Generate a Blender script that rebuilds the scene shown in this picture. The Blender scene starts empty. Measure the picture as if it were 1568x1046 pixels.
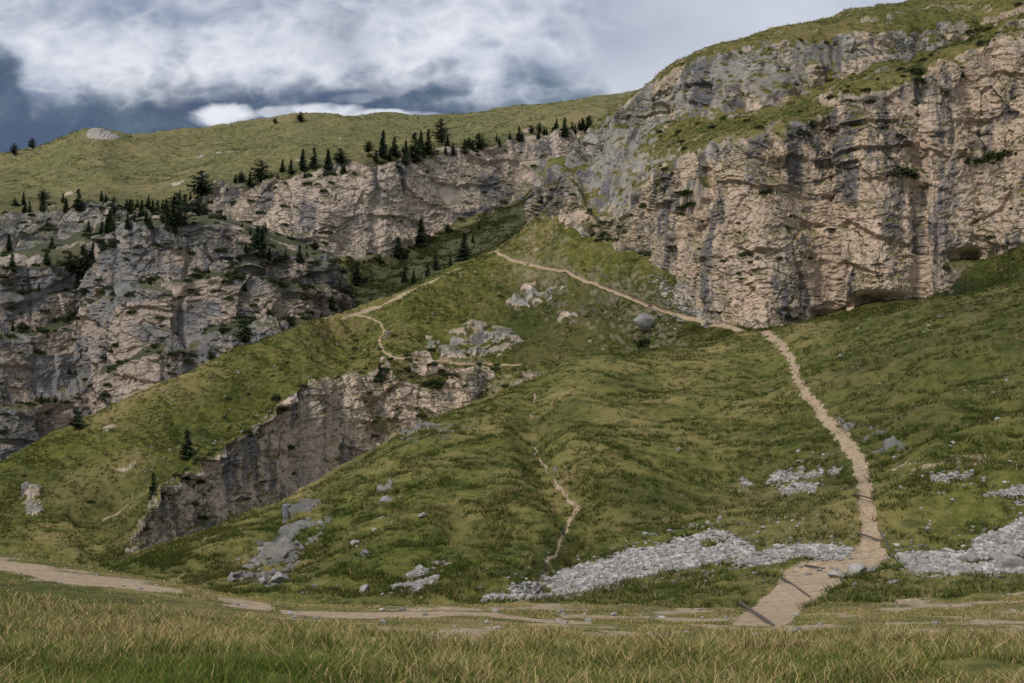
import bpy, bmesh, math, numpy as np, time
T0=time.time()
K=36/50/1568.0
rng=np.random.default_rng(7)
# ---------------- noise ----------------
_perm=rng.permutation(256).astype(np.int32); _perm=np.concatenate([_perm,_perm,_perm])
_g=rng.normal(size=(256,3)).astype(np.float32); _g/=np.linalg.norm(_g,axis=1)[:,None]
_gx,_gy,_gz=[np.ascontiguousarray(_g[:,i]) for i in range(3)]
_rv=rng.random((256,4)).astype(np.float32)
def pn(x,y,z):
    x=np.asarray(x,np.float32);y=np.asarray(y,np.float32);z=np.asarray(z,np.float32)
    x,y,z=np.broadcast_arrays(x,y,z)
    fx=np.floor(x);fy=np.floor(y);fz=np.floor(z)
    xi=fx.astype(np.int32)&255;yi=fy.astype(np.int32)&255;zi=fz.astype(np.int32)&255
    x=x-fx;y=y-fy;z=z-fz
    u=x*x*x*(x*(x*6-15)+10);v=y*y*y*(y*(y*6-15)+10);w=z*z*z*(z*(z*6-15)+10)
    def c(i,j,k):
        h=_perm[_perm[_perm[xi+i]+yi+j]+zi+k]
        return _gx[h]*(x-i)+_gy[h]*(y-j)+_gz[h]*(z-k)
    a=c(0,0,0);a+=u*(c(1,0,0)-a); b=c(0,1,0);b+=u*(c(1,1,0)-b); a+=v*(b-a)
    d=c(0,0,1);d+=u*(c(1,0,1)-d); e=c(0,1,1);e+=u*(c(1,1,1)-e); d+=v*(e-d)
    return (a+w*(d-a))*1.5
def fbm(x,y,z,o=4,g=0.5):
    s=0;a=1.0
    for i in range(o):
        s=s+a*pn(x*2**i+i*17.3,y*2**i+i*5.1,z*2**i-i*9.7);a*=g
    return s
def vor(x,y,z):
    fx=np.floor(x).astype(np.int32);fy=np.floor(y).astype(np.int32);fz=np.floor(z).astype(np.int32)
    f1=np.full(x.shape,9,np.float32);f2=f1.copy();r=np.zeros(x.shape,np.float32)
    for i in(-1,0,1):
        for j in(-1,0,1):
            for k in(-1,0,1):
                h=_perm[_perm[_perm[(fx+i)&255]+((fy+j)&255)]+((fz+k)&255)]
                d=(fx+i+_rv[h,0]-x)**2+(fy+j+_rv[h,1]-y)**2+(fz+k+_rv[h,2]-z)**2
                n=d<f1
                f2=np.where(n,f1,np.minimum(f2,d));r=np.where(n,_rv[h,3],r);f1=np.where(n,d,f1)
    return np.sqrt(f1),np.sqrt(f2),r
def ss(a,b,x):
    t=np.clip((x-a)/(b-a),0,1);return t*t*(3-2*t)
def cl(v,lo=0,hi=1):return np.clip(v,lo,hi)
# ---------------- survey masks on each hillside -------------
def inpoly(X,Y,poly):
    r=np.zeros(X.shape,bool);n=len(poly)
    xs=[p[0] for p in poly];ys=[p[1] for p in poly]
    bb=(X>min(xs)-1)&(X<max(xs)+1)&(Y>min(ys)-1)&(Y<max(ys)+1)
    x=X[bb];y=Y[bb];q=np.zeros(x.shape,bool)
    for i in range(n):
        x1,y1=poly[i];x2,y2=poly[(i+1)%n]
        if y1==y2:continue
        q^=((y1>y)!=(y2>y))&(x<(x2-x1)*(y-y1)/(y2-y1)+x1)
    r[bb]=q;return r
def pathd(X,Y,pts):
    m=np.full(X.shape,99.0)
    for a,b in zip(pts[:-1],pts[1:]):
        dx=b[0]-a[0];dy=b[1]-a[1];t=np.clip(((X-a[0])*dx+(Y-a[1])*dy)/(dx*dx+dy*dy),0,1)
        d=np.hypot(X-a[0]-t*dx,Y-a[1]-t*dy)-(a[2]+t*(b[2]-a[2]))
        m=np.minimum(m,d)
    return m
def blur(a,n):
    if n<1:return a
    k=np.ones(2*n+1)/(2*n+1)
    p=np.pad(a,((n,n),(n,n)),'edge')
    p=np.apply_along_axis(lambda v:np.convolve(v,k,'valid'),0,p)
    return np.apply_along_axis(lambda v:np.convolve(v,k,'valid'),1,p)
# ---------------- sheets ----------------
def tab(cols,pts,sm=9):
    p=np.array(pts,float);v=np.interp(cols,p[:,0],p[:,1])
    k=np.ones(sm)/sm;h=sm//2
    return np.convolve(np.pad(v,(h,h),'edge'),k,'valid')
class Sheet:
    def __init__(s,cols,lines,segs):
        s.cols=cols;n=len(lines)
        D=np.array([l[1] for l in lines]);Z=np.array([(523-l[0])*K*l[1] for l in lines])
        def herm(V):
            df=V[1:]-V[:-1];m=np.zeros_like(V);a=df[:-1];b=df[1:]
            m[1:-1]=np.where(a*b>0,2*a*b/(a+b+1e-9*np.sign(a+b)),0);m[0]=df[0];m[-1]=df[-1]
            out=[]
            for i,k in enumerate(segs):
                t=(np.arange(k)/k)[:,None]
                out.append((2*t**3-3*t*t+1)*V[i]+(t**3-2*t*t+t)*m[i]+(-2*t**3+3*t*t)*V[i+1]+(t**3-t*t)*m[i+1])
            out.append(V[-1][None]);return np.concatenate(out)
        d=herm(D);z=herm(Z)
        s.s=np.concatenate([i+np.arange(k)/k for i,k in enumerate(segs)]+[[n-1]])[:,None]+0*d
        x=(cols-784)*K*np.maximum(d,8)
        s.P=np.stack([x,d,z],-1)
        s.X=np.broadcast_to(cols,d.shape).copy()
        s.B=s.P.copy();s.reset()
    def reset(s):
        s.P=s.B.copy();s.Y=523-s.P[...,2]/(K*np.maximum(s.P[...,1],1));s.N=s.normals()
    def normals(s):
        a=np.gradient(s.P,axis=0);b=np.gradient(s.P,axis=1)
        n=np.cross(b,a);n/=np.linalg.norm(n,axis=-1)[...,None]+1e-9
        return n
    def at(s,X,Y):
        c=int(np.argmin(abs(s.cols-X)));Yp=523-s.P[:,c,2]/(K*np.maximum(s.P[:,c,1],1))
        best=None
        for i in range(len(Yp)-1):
            if (Yp[i]-Y)*(Yp[i+1]-Y)<=0:
                if best is None or s.P[i,c,1]<best[1]:best=s.P[i,c].copy()
        if best is None:best=s.P[int(np.argmin(abs(Yp-Y))),c].copy()
        return best
def mesh_np(name,V,F,mat,attrs={},smooth=False):
    me=bpy.data.meshes.new(name);V=np.ascontiguousarray(V,np.float32).reshape(-1,3);F=np.asarray(F,np.int32)
    me.vertices.add(len(V));me.vertices.foreach_set('co',V.ravel())
    me.loops.add(F.size);me.loops.foreach_set('vertex_index',F.ravel())
    me.polygons.add(len(F));me.polygons.foreach_set('loop_start',np.arange(0,F.size,F.shape[1],dtype=np.int32))
    me.update(calc_edges=True)
    for k,a in attrs.items():
        at=me.attributes.new(k,'FLOAT_COLOR','POINT')
        a=np.asarray(a,np.float32).reshape(-1,a.shape[-1])
        if a.shape[1]==3:a=np.concatenate([a,np.ones((len(a),1),np.float32)],1)
        at.data.foreach_set('color',np.ascontiguousarray(a).ravel())
    me.polygons.foreach_set('use_smooth',np.full(len(F),smooth))
    me.materials.append(mat)
    ob=bpy.data.objects.new(name,me);bpy.context.scene.collection.objects.link(ob);return ob
def gridfaces(R,C):
    i=(np.arange(R-1)[:,None]*C+np.arange(C-1)[None]).ravel()
    return np.stack([i,i+1,i+C+1,i+C],1)
def edgecols(a,b,step,left=True,right=True):
    c=np.arange(a,b,step)
    g=np.cumsum(step*1.13**np.arange(1,40));g=g[g<900]
    if left:c=np.concatenate([(a-g)[::-1],c])
    if right:c=np.concatenate([c,c[-1]+g])
    return c
# ---------------- materials ----------------
def newmat(name):
    m=bpy.data.materials.new(name);m.use_nodes=True;nt=m.node_tree;nt.nodes.clear();return m,nt
class NB:
    def __init__(s,nt):s.nt=nt
    def n(s,t,**k):
        x=s.nt.nodes.new(t)
        for a,b in k.items():setattr(x,a,b)
        return x
    def lk(s,a,b):s.nt.links.new(a,b)
    def put(s,sock,v):
        if hasattr(v,'is_linked') or hasattr(v,'links'):s.lk(v,sock)
        elif isinstance(v,(tuple,list)) and len(v)==3 and sock.type=='RGBA':sock.default_value=(*v,1)
        else:sock.default_value=v
    def noise(s,co,scale,detail=5,rough=.55,map=None,off=(0,0,0)):
        if map:
            mp=s.n('ShaderNodeMapping');mp.inputs['Scale'].default_value=map;mp.inputs['Location'].default_value=off;s.lk(co,mp.inputs[0]);co=mp.outputs[0]
        x=s.n('ShaderNodeTexNoise');x.inputs['Scale'].default_value=scale;x.inputs['Detail'].default_value=detail;x.inputs['Roughness'].default_value=rough
        s.lk(co,x.inputs['Vector']);return x.outputs['Fac']
    def mr(s,v,a,b,c=0,d=1):
        x=s.n('ShaderNodeMapRange');x.interpolation_type='SMOOTHSTEP';s.put(x.inputs[0],v)
        for i,q in enumerate((a,b,c,d)):x.inputs[i+1].default_value=q
        return x.outputs[0]
    def mix(s,f,a,b,mode='MIX'):
        x=s.n('ShaderNodeMix',data_type='RGBA',blend_type=mode);s.put(x.inputs[0],f);s.put(x.inputs[6],a);s.put(x.inputs[7],b);return x.outputs[2]
    def m(s,op,a,b=0.0):
        x=s.n('ShaderNodeMath',operation=op);s.put(x.inputs[0],a);s.put(x.inputs[1],b);return x.outputs[0]
def terrain_mat(name,gd=(.040,.050,.010),gl=(.113,.116,.025),dry=(.25,.19,.08),gs=1.0,rs=1.0,bump=.25,
                warm=(.53,.405,.31),grey=(.31,.295,.28),stain=(.10,.10,.12),pathc=(.38,.285,.19),haze=0.0):
    mt,nt=newmat(name);b=NB(nt)
    co=b.n('ShaderNodeTexCoord').outputs['Object']
    at=b.n('ShaderNodeAttribute',attribute_name='mask');sp=b.n('ShaderNodeSeparateColor');b.lk(at.outputs['Color'],sp.inputs[0])
    ax=b.n('ShaderNodeAttribute',attribute_name='aux');sa=b.n('ShaderNodeSeparateColor');b.lk(ax.outputs['Color'],sa.inputs[0])
    rock,path,scree=sp.outputs;dryA,darkA,warmA=sa.outputs
    f1=b.noise(co,.9*gs,6,.62);f2=b.noise(co,.055*gs,5,.55);f3=b.noise(co,4.5*gs,4,.7)
    jit=b.m('ADD',b.m('MULTIPLY',b.m('SUBTRACT',f3,.5),1.2),b.m('MULTIPLY',b.m('SUBTRACT',f1,.5),.9))
    path=b.mr(b.m('ADD',path,jit),.38,.56);scree=b.mr(b.m('ADD',scree,jit),.35,.6)
    g=b.mix(b.mr(f1,.36,.64),gd,gl)
    g=b.mix(b.mr(f3,.35,.65,0,.55),g,tuple(min(1,c*1.25) for c in gl))
    dm=b.m('MULTIPLY',b.mr(b.m('ADD',f2,b.m('MULTIPLY',f1,.45)),.60,.86),b.m('ADD',.18,b.m('MULTIPLY',dryA,.8)))
    g=b.mix(dm,g,dry)
    f4=b.noise(co,.35*gs,4,.6,off=(9,3,1),map=(1,1,1))
    g=b.mix(b.mr(f4,.56,.70,0,.6),g,(gd[0]*.75,gd[1]*.78,gd[2]))
    g=b.mix(darkA,g,(.018,.028,.009))
    r1=b.noise(co,.035*rs,6,.6);r2=b.noise(co,.5*rs,8,.68);r3=b.noise(co,1.0,6,.65,map=(.15*rs,.15*rs,.012*rs))
    r4=b.noise(co,1.0,5,.65,map=(.03*rs,.03*rs,.40*rs));r5=b.noise(co,1.0,4,.6,map=(.6*rs,.6*rs,.04*rs),off=(4,8,2))
    r6=b.noise(co,1.0,6,.65,map=(.07*rs,.07*rs,.018*rs),off=(1,5,7))
    wf=b.mr(b.m('ADD',b.m('ADD',r1,b.m('MULTIPLY',b.m('SUBTRACT',warmA,.5),.6)),b.m('MULTIPLY',b.m('SUBTRACT',r4,.5),.2)),.40,.56)
    r=b.mix(wf,grey,warm)
    pale=tuple(min(.62,c*1.18) for c in warm)
    r=b.mix(b.mr(r4,.50,.66,0,.35),r,pale)
    r=b.mix(b.m('MULTIPLY',b.mr(r6,.50,.60,0,.65),b.m('SUBTRACT',1.25,warmA)),r,tuple(c*.78 for c in grey))
    r=b.mix(b.mr(b.noise(co,.09*rs,5,.6),.54,.66,0,.5),r,pale)
    r=b.mix(b.mr(r2,.50,.70,0,.5),r,tuple(c*.5 for c in grey))
    st=b.m('MULTIPLY',b.mr(r3,.50,.57),b.mr(b.noise(co,.045*rs,5,.6),.44,.54))
    r=b.mix(b.m('MULTIPLY',st,.82),r,stain)
    r=b.mix(b.m('MULTIPLY',b.mr(r5,.54,.63),.38),r,(.14,.14,.15))
    r7=b.noise(co,1.0,6,.7,map=(.10*rs,.10*rs,1.1*rs),off=(2,2,2))
    r=b.mix(b.mr(r7,.57,.67,0,.40),r,(.15,.14,.135))
    r=b.mix(b.m('MULTIPLY',b.mr(b.noise(co,.22*rs,6,.7),.58,.68),.45),r,(.09,.088,.045))
    pc=b.mix(b.mr(b.noise(co,4,6,.8),.36,.64),tuple(c*.66 for c in pathc),tuple(c*1.2 for c in pathc))
    pc=b.mix(b.mr(b.noise(co,.7,4,.6),.48,.68,0,.4),pc,(.18,.14,.09))
    sc=b.mix(b.mr(b.noise(co,3.0,6,.75),.4,.6),(.22,.19,.155),(.44,.41,.37))
    c=b.mix(rock,g,r);c=b.mix(scree,c,sc);c=b.mix(path,c,pc)
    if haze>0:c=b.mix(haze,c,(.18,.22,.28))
    bh=b.m('ADD',b.m('MULTIPLY',f1,.6),b.m('MULTIPLY',f3,.5));bh2=b.m('ADD',b.m('ADD',r2,b.m('MULTIPLY',b.noise(co,2.2*rs,6,.7),.5)),b.m('MULTIPLY',r7,.7))
    bmix=b.mix(rock,bh,bh2);bmix=b.mix(b.m('MULTIPLY',path,.6),bmix,(.5,.5,.5))
    bp=b.n('ShaderNodeBump');bp.inputs['Strength'].default_value=.9;bp.inputs['Distance'].default_value=bump;b.lk(bmix,bp.inputs['Height'])
    bs=b.n('ShaderNodeBsdfPrincipled');bs.inputs['Roughness'].default_value=.95;bs.inputs['Specular IOR Level'].default_value=.12
    b.lk(c,bs.inputs['Base Color']);b.lk(bp.outputs[0],bs.inputs['Normal'])
    o=b.n('ShaderNodeOutputMaterial');b.lk(bs.outputs[0],o.inputs[0]);return mt
def attr_mat(name,trans=0.0,noise=0.0,ns=4):
    mt,nt=newmat(name);b=NB(nt);a=b.n('ShaderNodeAttribute',attribute_name='Col').outputs['Color']
    if noise:
        co=b.n('ShaderNodeTexCoord').outputs['Object'];a=b.mix(b.mr(b.noise(co,ns,6,.7),.35,.65,0,noise),a,(.12,.11,.10))
    bs=b.n('ShaderNodeBsdfPrincipled');bs.inputs['Roughness'].default_value=.85;bs.inputs['Specular IOR Level'].default_value=.15;b.lk(a,bs.inputs['Base Color'])
    out=bs.outputs[0]
    if trans:
        t=b.n('ShaderNodeBsdfTranslucent');b.lk(a,t.inputs[0]);mx=b.n('ShaderNodeMixShader');mx.inputs[0].default_value=trans;b.lk(out,mx.inputs[1]);b.lk(t.outputs[0],mx.inputs[2]);out=mx.outputs[0]
    o=b.n('ShaderNodeOutputMaterial');b.lk(out,o.inputs[0]);return mt
M_near=terrain_mat('near_hill_grass_rock',gs=1.3,rs=2.5,bump=.12,grey=(.19,.185,.18),warm=(.28,.25,.22))
M_mid=terrain_mat('mid_ridge_grass_rock',gd=(.041,.049,.010),gl=(.108,.111,.025),gs=.7,rs=1.1,bump=.35,warm=(.55,.43,.34),grey=(.29,.28,.265),stain=(.11,.11,.13))
M_cliff=terrain_mat('limestone_cliff',gd=(.040,.046,.011),gl=(.110,.106,.028),gs=.6,rs=1.0,bump=.4,warm=(.55,.42,.315))
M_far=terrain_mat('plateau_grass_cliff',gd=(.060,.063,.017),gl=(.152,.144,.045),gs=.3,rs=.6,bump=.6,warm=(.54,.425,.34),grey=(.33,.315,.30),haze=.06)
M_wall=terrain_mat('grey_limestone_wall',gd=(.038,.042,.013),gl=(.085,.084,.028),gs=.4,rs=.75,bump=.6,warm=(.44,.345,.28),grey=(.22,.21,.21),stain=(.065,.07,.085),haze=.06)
# ---------------- displacement ----------------
def rockdisp(P,sc,st=1.0):
    x,y,z=[P[:,i]/sc for i in range(3)]
    fine=pn(x/1.1,y/1.1,z/1.1+5)
    wx=x+1.6*pn(x/7,y/7,z/7+3)+.45*fine;wz=z+1.6*pn(x/9,y/9,z/9+11)+.30*fine
    o=3.4*fbm(x/22,y/22,z/75,3)
    o-=1.4*np.clip(1-8*abs(pn(x/13+3,y/13,z/90)),0,1)*cl(.5+2*pn(x/40,y/40,z/30))
    t=wz/8+.9*pn(x/30,y/30,z/20);f=t-np.floor(t);m_=cl(pn(x/17,y/17,z/12)*2.2+.5);o+=st*1.7*(ss(0,.07,f)*(1-f)-.4)*m_
    t=wz/2.1+.5*pn(x/12,y/12,z/6);f=t-np.floor(t);m_=cl(pn(x/9,y/9,z/7)*2.5+.2);o+=st*.50*(ss(0,.15,f)*(1-f)-.4)*m_
    a,b,r=vor(wx/8.0,y/8.0,wz/12.0);o+=1.8*(r-.5)
    a,b,r=vor(wx/3.4,y/3.4,wz/1.9);o+=.75*(r-.5)-.15*(1-ss(0,.08,b-a))
    a,b,r=vor(wx/1.3,y/1.3,wz/.8);o+=.30*(r-.5)
    o+=.30*fbm(x/1.8,y/1.8,z/1.3,3,.6)
    return o*sc
def finish(S,name,mat,rock,path,scree,aux,rsc,gamp,gfreq,cliff=None,rockamp=1.0,br=2,raise_out=.5,ledges=None,st=1.0,gmul=None,steep=.8,smooth=False):
    P=S.B.reshape(-1,3);N=S.N.reshape(-1,3)
    x,y,z=P.T
    rk=blur(rock.astype(float),br).ravel();soft=blur(np.maximum(path,scree).astype(float),1).ravel()
    g=gamp*(fbm(x*gfreq*.18,y*gfreq*.18,z*gfreq*.18,2)*2.2+fbm(x*gfreq,y*gfreq*.7,z*gfreq,2,.6))*(1-soft)
    g-=gamp*.8*blur(path.astype(float),1).ravel()
    g*=ss(6,20,y)
    if gmul is not None:g*=gmul.ravel()
    disp=g*(1-rk)
    idx=np.nonzero(rk>.01)[0]
    if len(idx):
        rd=rockdisp(P[idx],rsc,st)*rockamp
        ca=cliff.ravel()[idx]
        disp[idx]+=rk[idx]*(rd*ca+(1-ca)*(rd*.45+raise_out*rsc*.6))
    S.P=(P+N*disp[:,None]).reshape(S.B.shape)
    n=S.normals();nz=n[...,2]
    q=S.P/rsc
    jit=.28*fbm(q[...,0]/5,q[...,1]/5,q[...,2]/5,3)
    ledge=ss(.48,.70,nz+jit)*(cl(cliff) if ledges is None else ledges)
    rf=np.clip(rock.astype(float)*(1-.92*ledge)+ steep*ss(.55,.35,nz+.3*jit)*(1-np.maximum(path,scree)),0,1)
    S.rock=rf
    mask=np.stack([rf,path.astype(float),scree.astype(float)],-1)
    R,C=S.X.shape
    return mesh_np(name,S.P,gridfaces(R,C),mat,{'mask':mask,'aux':aux},smooth)
def warp(S,a,f):
    x,y,z=np.moveaxis(S.B,-1,0)
    dx=fbm(x*f,y*f,z*f+7,3)*a;dy=fbm(x*f+31,y*f,z*f,3)*a*.7
    return S.X+dx,S.Y+dy
# ================= SHEET G : foreground meadow + near hill =================
cg=edgecols(-60,1632,1.5)
G3=tab(cg,[(-900,800),(-260,830),(0,846),(100,862),(200,880),(270,893),(350,910),(450,924),(560,929),(680,926),(780,930),(900,936),(1050,940),(1150,943),(1300,933),(1450,928),(1568,923),(1830,918)])
G3d=tab(cg,[(-260,64),(0,60),(270,52),(680,46),(1568,44)])
wl=ss(820,660,cg)
G4=G3-10+wl*22;G4d=G3d+5+wl*8
G5=tab(cg,[(-260,930),(0,915),(150,915),(270,918),(450,924),(680,916),(900,905),(1150,908),(1300,892),(1568,890),(1830,885)])
G5d=tab(cg,[(-260,92),(0,88),(270,84),(450,78),(680,70),(900,66),(1150,57),(1568,56)])
G8=tab(cg,[(-260,1000),(0,950),(100,905),(150,872),(185,858),(230,840),(300,818),(340,804),(400,782),(430,769),(480,743),(520,719),(560,698),(610,670),(660,645),(700,627),(740,614),(790,592),(830,574),(870,550),(930,541),(1000,537),(1050,530),(1100,520),(1140,509),(1170,506),(1200,500),(1230,495),(1300,487),(1360,476),(1430,460),(1500,448),(1568,436),(1830,400)],7)
G8d=tab(cg,[(-260,125),(0,122),(150,122),(300,126),(430,132),(520,138),(610,145),(700,152),(790,160),(870,170),(930,176),(1000,180),(1100,188),(1170,192),(1230,178),(1300,168),(1430,158),(1568,150),(1830,145)])
def mixl(f,fd):return G5+(G8-G5)*f,G5d+(G8d-G5d)*fd
G6,G6d=mixl(.34,.20);G7,G7d=mixl(.70,.50)
lines=[(523+1.7/(K*3.5)+cg*0,cg*0+3.5),(cg*0+1110,cg*0+10.5),(cg*0+1046,cg*0+14),(cg*0+990,cg*0+25),(G3,G3d),(G4,G4d),(G5,G5d),(G6,G6d),(G7,G7d),(G8,G8d),(G8+20,G8d+22),(G8+85,G8d+60)]
SG=Sheet(cg,lines,[6,14,38,66,8,22,88,118,125,10,6])
x,y,z=np.moveaxis(SG.B,-1,0);s=SG.s
kn=1.5*fbm(x/28,y/28,0*z,4)*ss(5.5,7,s)*ss(9.0,8.2,s)
gl=pathd(SG.X,SG.Y,[(818,600,2),(812,650,2),(822,700,2),(852,745,2),(885,775,2),(868,810,2),(845,850,2),(828,900,2)])
kn-=1.6*np.exp(-(np.clip(gl,0,200)/30)**2)*ss(6,6.3,s)*ss(9,8.4,s)
gl2=pathd(SG.X,SG.Y,[(700,800,2),(850,800,2),(1050,748,2),(1290,712,2)])
kn-=1.0*np.exp(-(np.clip(gl2,0,200)/22)**2)*ss(6,6.3,s)
kn+=.9*ss(1330,1440,SG.X)*ss(6.6,7.3,s)*ss(8.9,8.0,s)*(1+.7*fbm(x/9,y/9,0*z+5,3))
SG.B[...,2]+=kn;SG.reset()
Xw,Yw=warp(SG,7,.35)
far=s>4.9
def soft(d,w=2.2):return cl(.5-d/w)
mp=[(1334,852,20),(1331,800,13),(1324,740,12),(1314,702,13),(1290,670,9.5),(1265,640,8),(1240,610,7),(1220,580,6),(1211,550,5.5),(1190,522,5),(1170,506,7)]
Xp,Yp=warp(SG,7,.8)
path=soft(pathd(Xp,Yp,mp),6)*far
path=np.maximum(path,soft(pathd(Xw,Yw,[(818,600,.2),(812,650,.5),(822,700,1),(852,745,2),(885,775,3),(872,795,3),(855,840,2),(845,858,2),(830,890,3),(828,905,2)])+2.5*pn(x/4,y/4,0),3.5)*far)
dp=[(1116,958),(1160,918),(1198,880),(1232,866),(1290,856),(1312,838),(1356,838),(1362,856),(1305,874),(1255,908),(1200,960)]
path=np.maximum(path,blur(1.0*inpoly(Xw,Yw,dp),3))
nr=(s<4.6)
path=np.maximum(path,soft(pathd(Xw,Yw,[(-300,850,9),(0,866,10),(60,875,10),(160,890,9),(275,905,4)])+3*pn(x/1.5,y/3,0),7)*nr)
path=np.maximum(path,soft(pathd(Xw,Yw,[(335,920,2),(395,927,5),(415,931,3)]),5)*nr)
path=np.maximum(path,soft(pathd(Xw,Yw,[(430,938,2),(520,942,5),(600,941,5),(690,938,4),(800,946,2),(900,952,1)])+7*pn(x/2.5,y/2.5,0),6)*nr)
earthn=fbm(x/2.2,y/3.6,0*z+20,4)
earth=ss(-.05,.30,earthn)*ss(2.8,3.2,s)*ss(5.9,5.2,s)*ss(200,700,SG.X)
dirt=(inpoly(Xw,Yw,[(1340,712),(1400,705),(1500,695),(1530,705),(1500,716),(1420,724),(1350,722)])&(pn(x/1.5,y/1.5,3)>-.05))*.5
path=np.maximum(path,earth*.60)
scree=np.zeros(s.shape,bool)
SCR=[[(728,920),(800,898),(880,872),(960,848),(1050,826),(1100,811),(1130,824),(1160,848),(1060,874),(950,893),(880,911),(760,923)],
 [(1120,858),(1200,838),(1310,837),(1300,856),(1210,868),(1130,874)],
 [(1366,852),(1420,846),(1480,850),(1500,822),(1568,796),(1900,780),(1900,895),(1568,886),(1480,888),(1400,876)],
 [(1130,732),(1200,724),(1290,718),(1285,727),(1180,743),(1135,748)],[(1190,745),(1250,742),(1250,757),(1200,762)],
 [(1480,768),(1568,742),(1700,740),(1700,768),(1500,778)],[(1425,728),(1490,726),(1480,738),(1430,739)]]
sn=fbm(x/3.0,y/3.0,0*z+8,3)
for i_,p in enumerate(SCR):scree|=inpoly(Xw,Yw,p)&far&(sn>(-.42 if i_<3 else -.1))
scree|=inpoly(Xw,Yw,[(590,895),(660,860),(690,860),(640,905)])&far&(pn(x/1.5,y/1.5,3)>.12)
rock=np.zeros(s.shape,bool)
OUT=[[(355,892),(385,852),(425,820),(455,772),(485,768),(505,790),(478,835),(450,870),(430,900),(380,900)],[(612,678),(640,655),(700,648),(722,655),(680,676),(640,682)],
 [(570,778),(585,750),(604,745),(600,770)],[(1285,648),(1330,650),(1385,682),(1385,692),(1335,694),(1300,665)]]
for p in OUT:rock|=inpoly(Xw,Yw,p)&far
bn=fbm(x/2.2,y/2.2,z/2,3);rock&=(bn>.0)
pbin=path>.5
rock&=~pbin;scree&=~pbin
dryn=fbm(x/9,y/9,0*z,4)
dry=cl(.28+.75*dryn)*1.0
dry=np.where(s<4.9,cl(.65+.5*dryn+.25*ss(2.2,3.4,s)-.6*ss(700,100,SG.X)*ss(3.2,2,s)),dry)
dry=cl(dry+.35*ss(5.3,6.2,s)*ss(6.8,6,s)*ss(800,1000,SG.X)+.35*ss(8.4,9,s))
dark=cl(.48*ss(7,7.6,s)*ss(1200,1330,SG.X)*(.6+dryn)+.22*ss(1050,1250,SG.X)*ss(8.3,7.4,s)*ss(6.2,6.6,s)*ss(1310,1250,SG.X)+.3*ss(.1,.6,-dryn)+.22*np.exp(-(np.clip(gl2,0,200)/25)**2))
aux=np.stack([dry,dark,s*0+.2],-1)
gm=1-.85*ss(2.9,3.4,s)*ss(5.0,4.5,s)
finish(SG,'grassy_hillside',M_near,rock,np.maximum(path,dirt),scree,aux,.35,.15,.8,cliff=np.full(s.shape,.3),rockamp=1.5,br=1,raise_out=.7,ledges=.3,gmul=gm,smooth=True)
SG.path=pbin;SG.pf=path;SG.scree=scree;SG.rockb=rock;SG.dry=dry;SG.dark=dark
print('G',time.time()-T0)
# ================= SHEET D : right cliff =================
D1t=[(812,333),(818,332),(850,330),(870,328),(900,362),(930,375),(960,385),(1000,405),(1040,436),(1070,472),(1100,490),(1160,504),(1200,497),(1240,490),(1280,480),(1350,468),(1420,458),(1455,448),(1480,406),(1530,388),(1568,368),(1830,330)]
D1dt=[(812,450),(818,428),(850,412),(900,395),(960,372),(1000,358),(1040,342),(1070,330),(1100,318),(1160,308),(1200,309),(1240,314),(1278,320),(1290,312),(1350,309),(1395,312),(1408,316),(1425,312),(1500,318),(1568,310),(1830,300)]
cd=edgecols(813,1632,1.2,left=False)
D1=tab(cd,D1t,5);D1d=tab(cd,D1dt,9)
T=lambda p,k=7:tab(cd,p,k)
D3=T([(812,318),(818,305),(850,288),(870,272),(885,290),(900,330),(930,345),(960,325),(985,290),(1000,278),(1040,250),(1100,232),(1160,215),(1240,190),(1265,178),(1285,155),(1350,140),(1420,120),(1440,95),(1500,78),(1568,62),(1830,20)])
D4=T([(812,317),(818,303),(850,280),(870,256),(900,245),(930,230),(960,215),(1000,190),(1040,178),(1100,172),(1160,165),(1240,138),(1280,116),(1350,92),(1420,80),(1500,62),(1568,46),(1830,5)])
D5=T([(812,316),(818,301),(850,273),(870,250),(900,215),(930,185),(960,165),(1000,135),(1040,105),(1100,84),(1160,72),(1240,60),(1280,60),(1350,50),(1420,40),(1500,28),(1568,12),(1830,-15)])
D6=T([(812,315),(818,297),(840,288),(852,268),(866,258),(880,226),(900,208),(915,190),(930,175),(960,155),(980,142),(1005,120),(1035,95),(1080,75),(1130,65),(1180,45),(1230,35),(1290,22),(1350,8),(1400,0),(1450,-8),(1568,-25),(1830,-60)],5)
w=ss(812,900,cd);w2=ss(900,1150,cd)
d3=D1d+5+5*w;d4=d3+2+20*w+26*w2;d5=d4+3+5*w;d6=d5+6+22*w+10*w2
lines=[(D1+45,D1d-2),(D1,D1d),(D1+(D3-D1)*.5,D1d+2.5+2*w),(D3,d3),(D4,d4),(D5,d5),(D6,d6),(523+(D6-523)*.93,d6+60),(523+(D6-523)*.55,d6+400)]
SD=Sheet(cd,lines,[16,125,125,70,65,30,14,8])
x,y,z=np.moveaxis(SD.B,-1,0);s=SD.s
q=fbm(x/16,y/16,z/11,4)
q2=fbm(x/9+5,y/9,z/5,4)
sw=s+.30*q
cliffm=((sw<3)|((sw>4.02)&(sw<5.05)&(q>-.18)))
outc=(q2>.50)&(s>3)&(s<6.0)
outc|=(q2>.18)&(s>3)&(s<5.9)&(SD.X<1000)&(SD.X>815)
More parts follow.
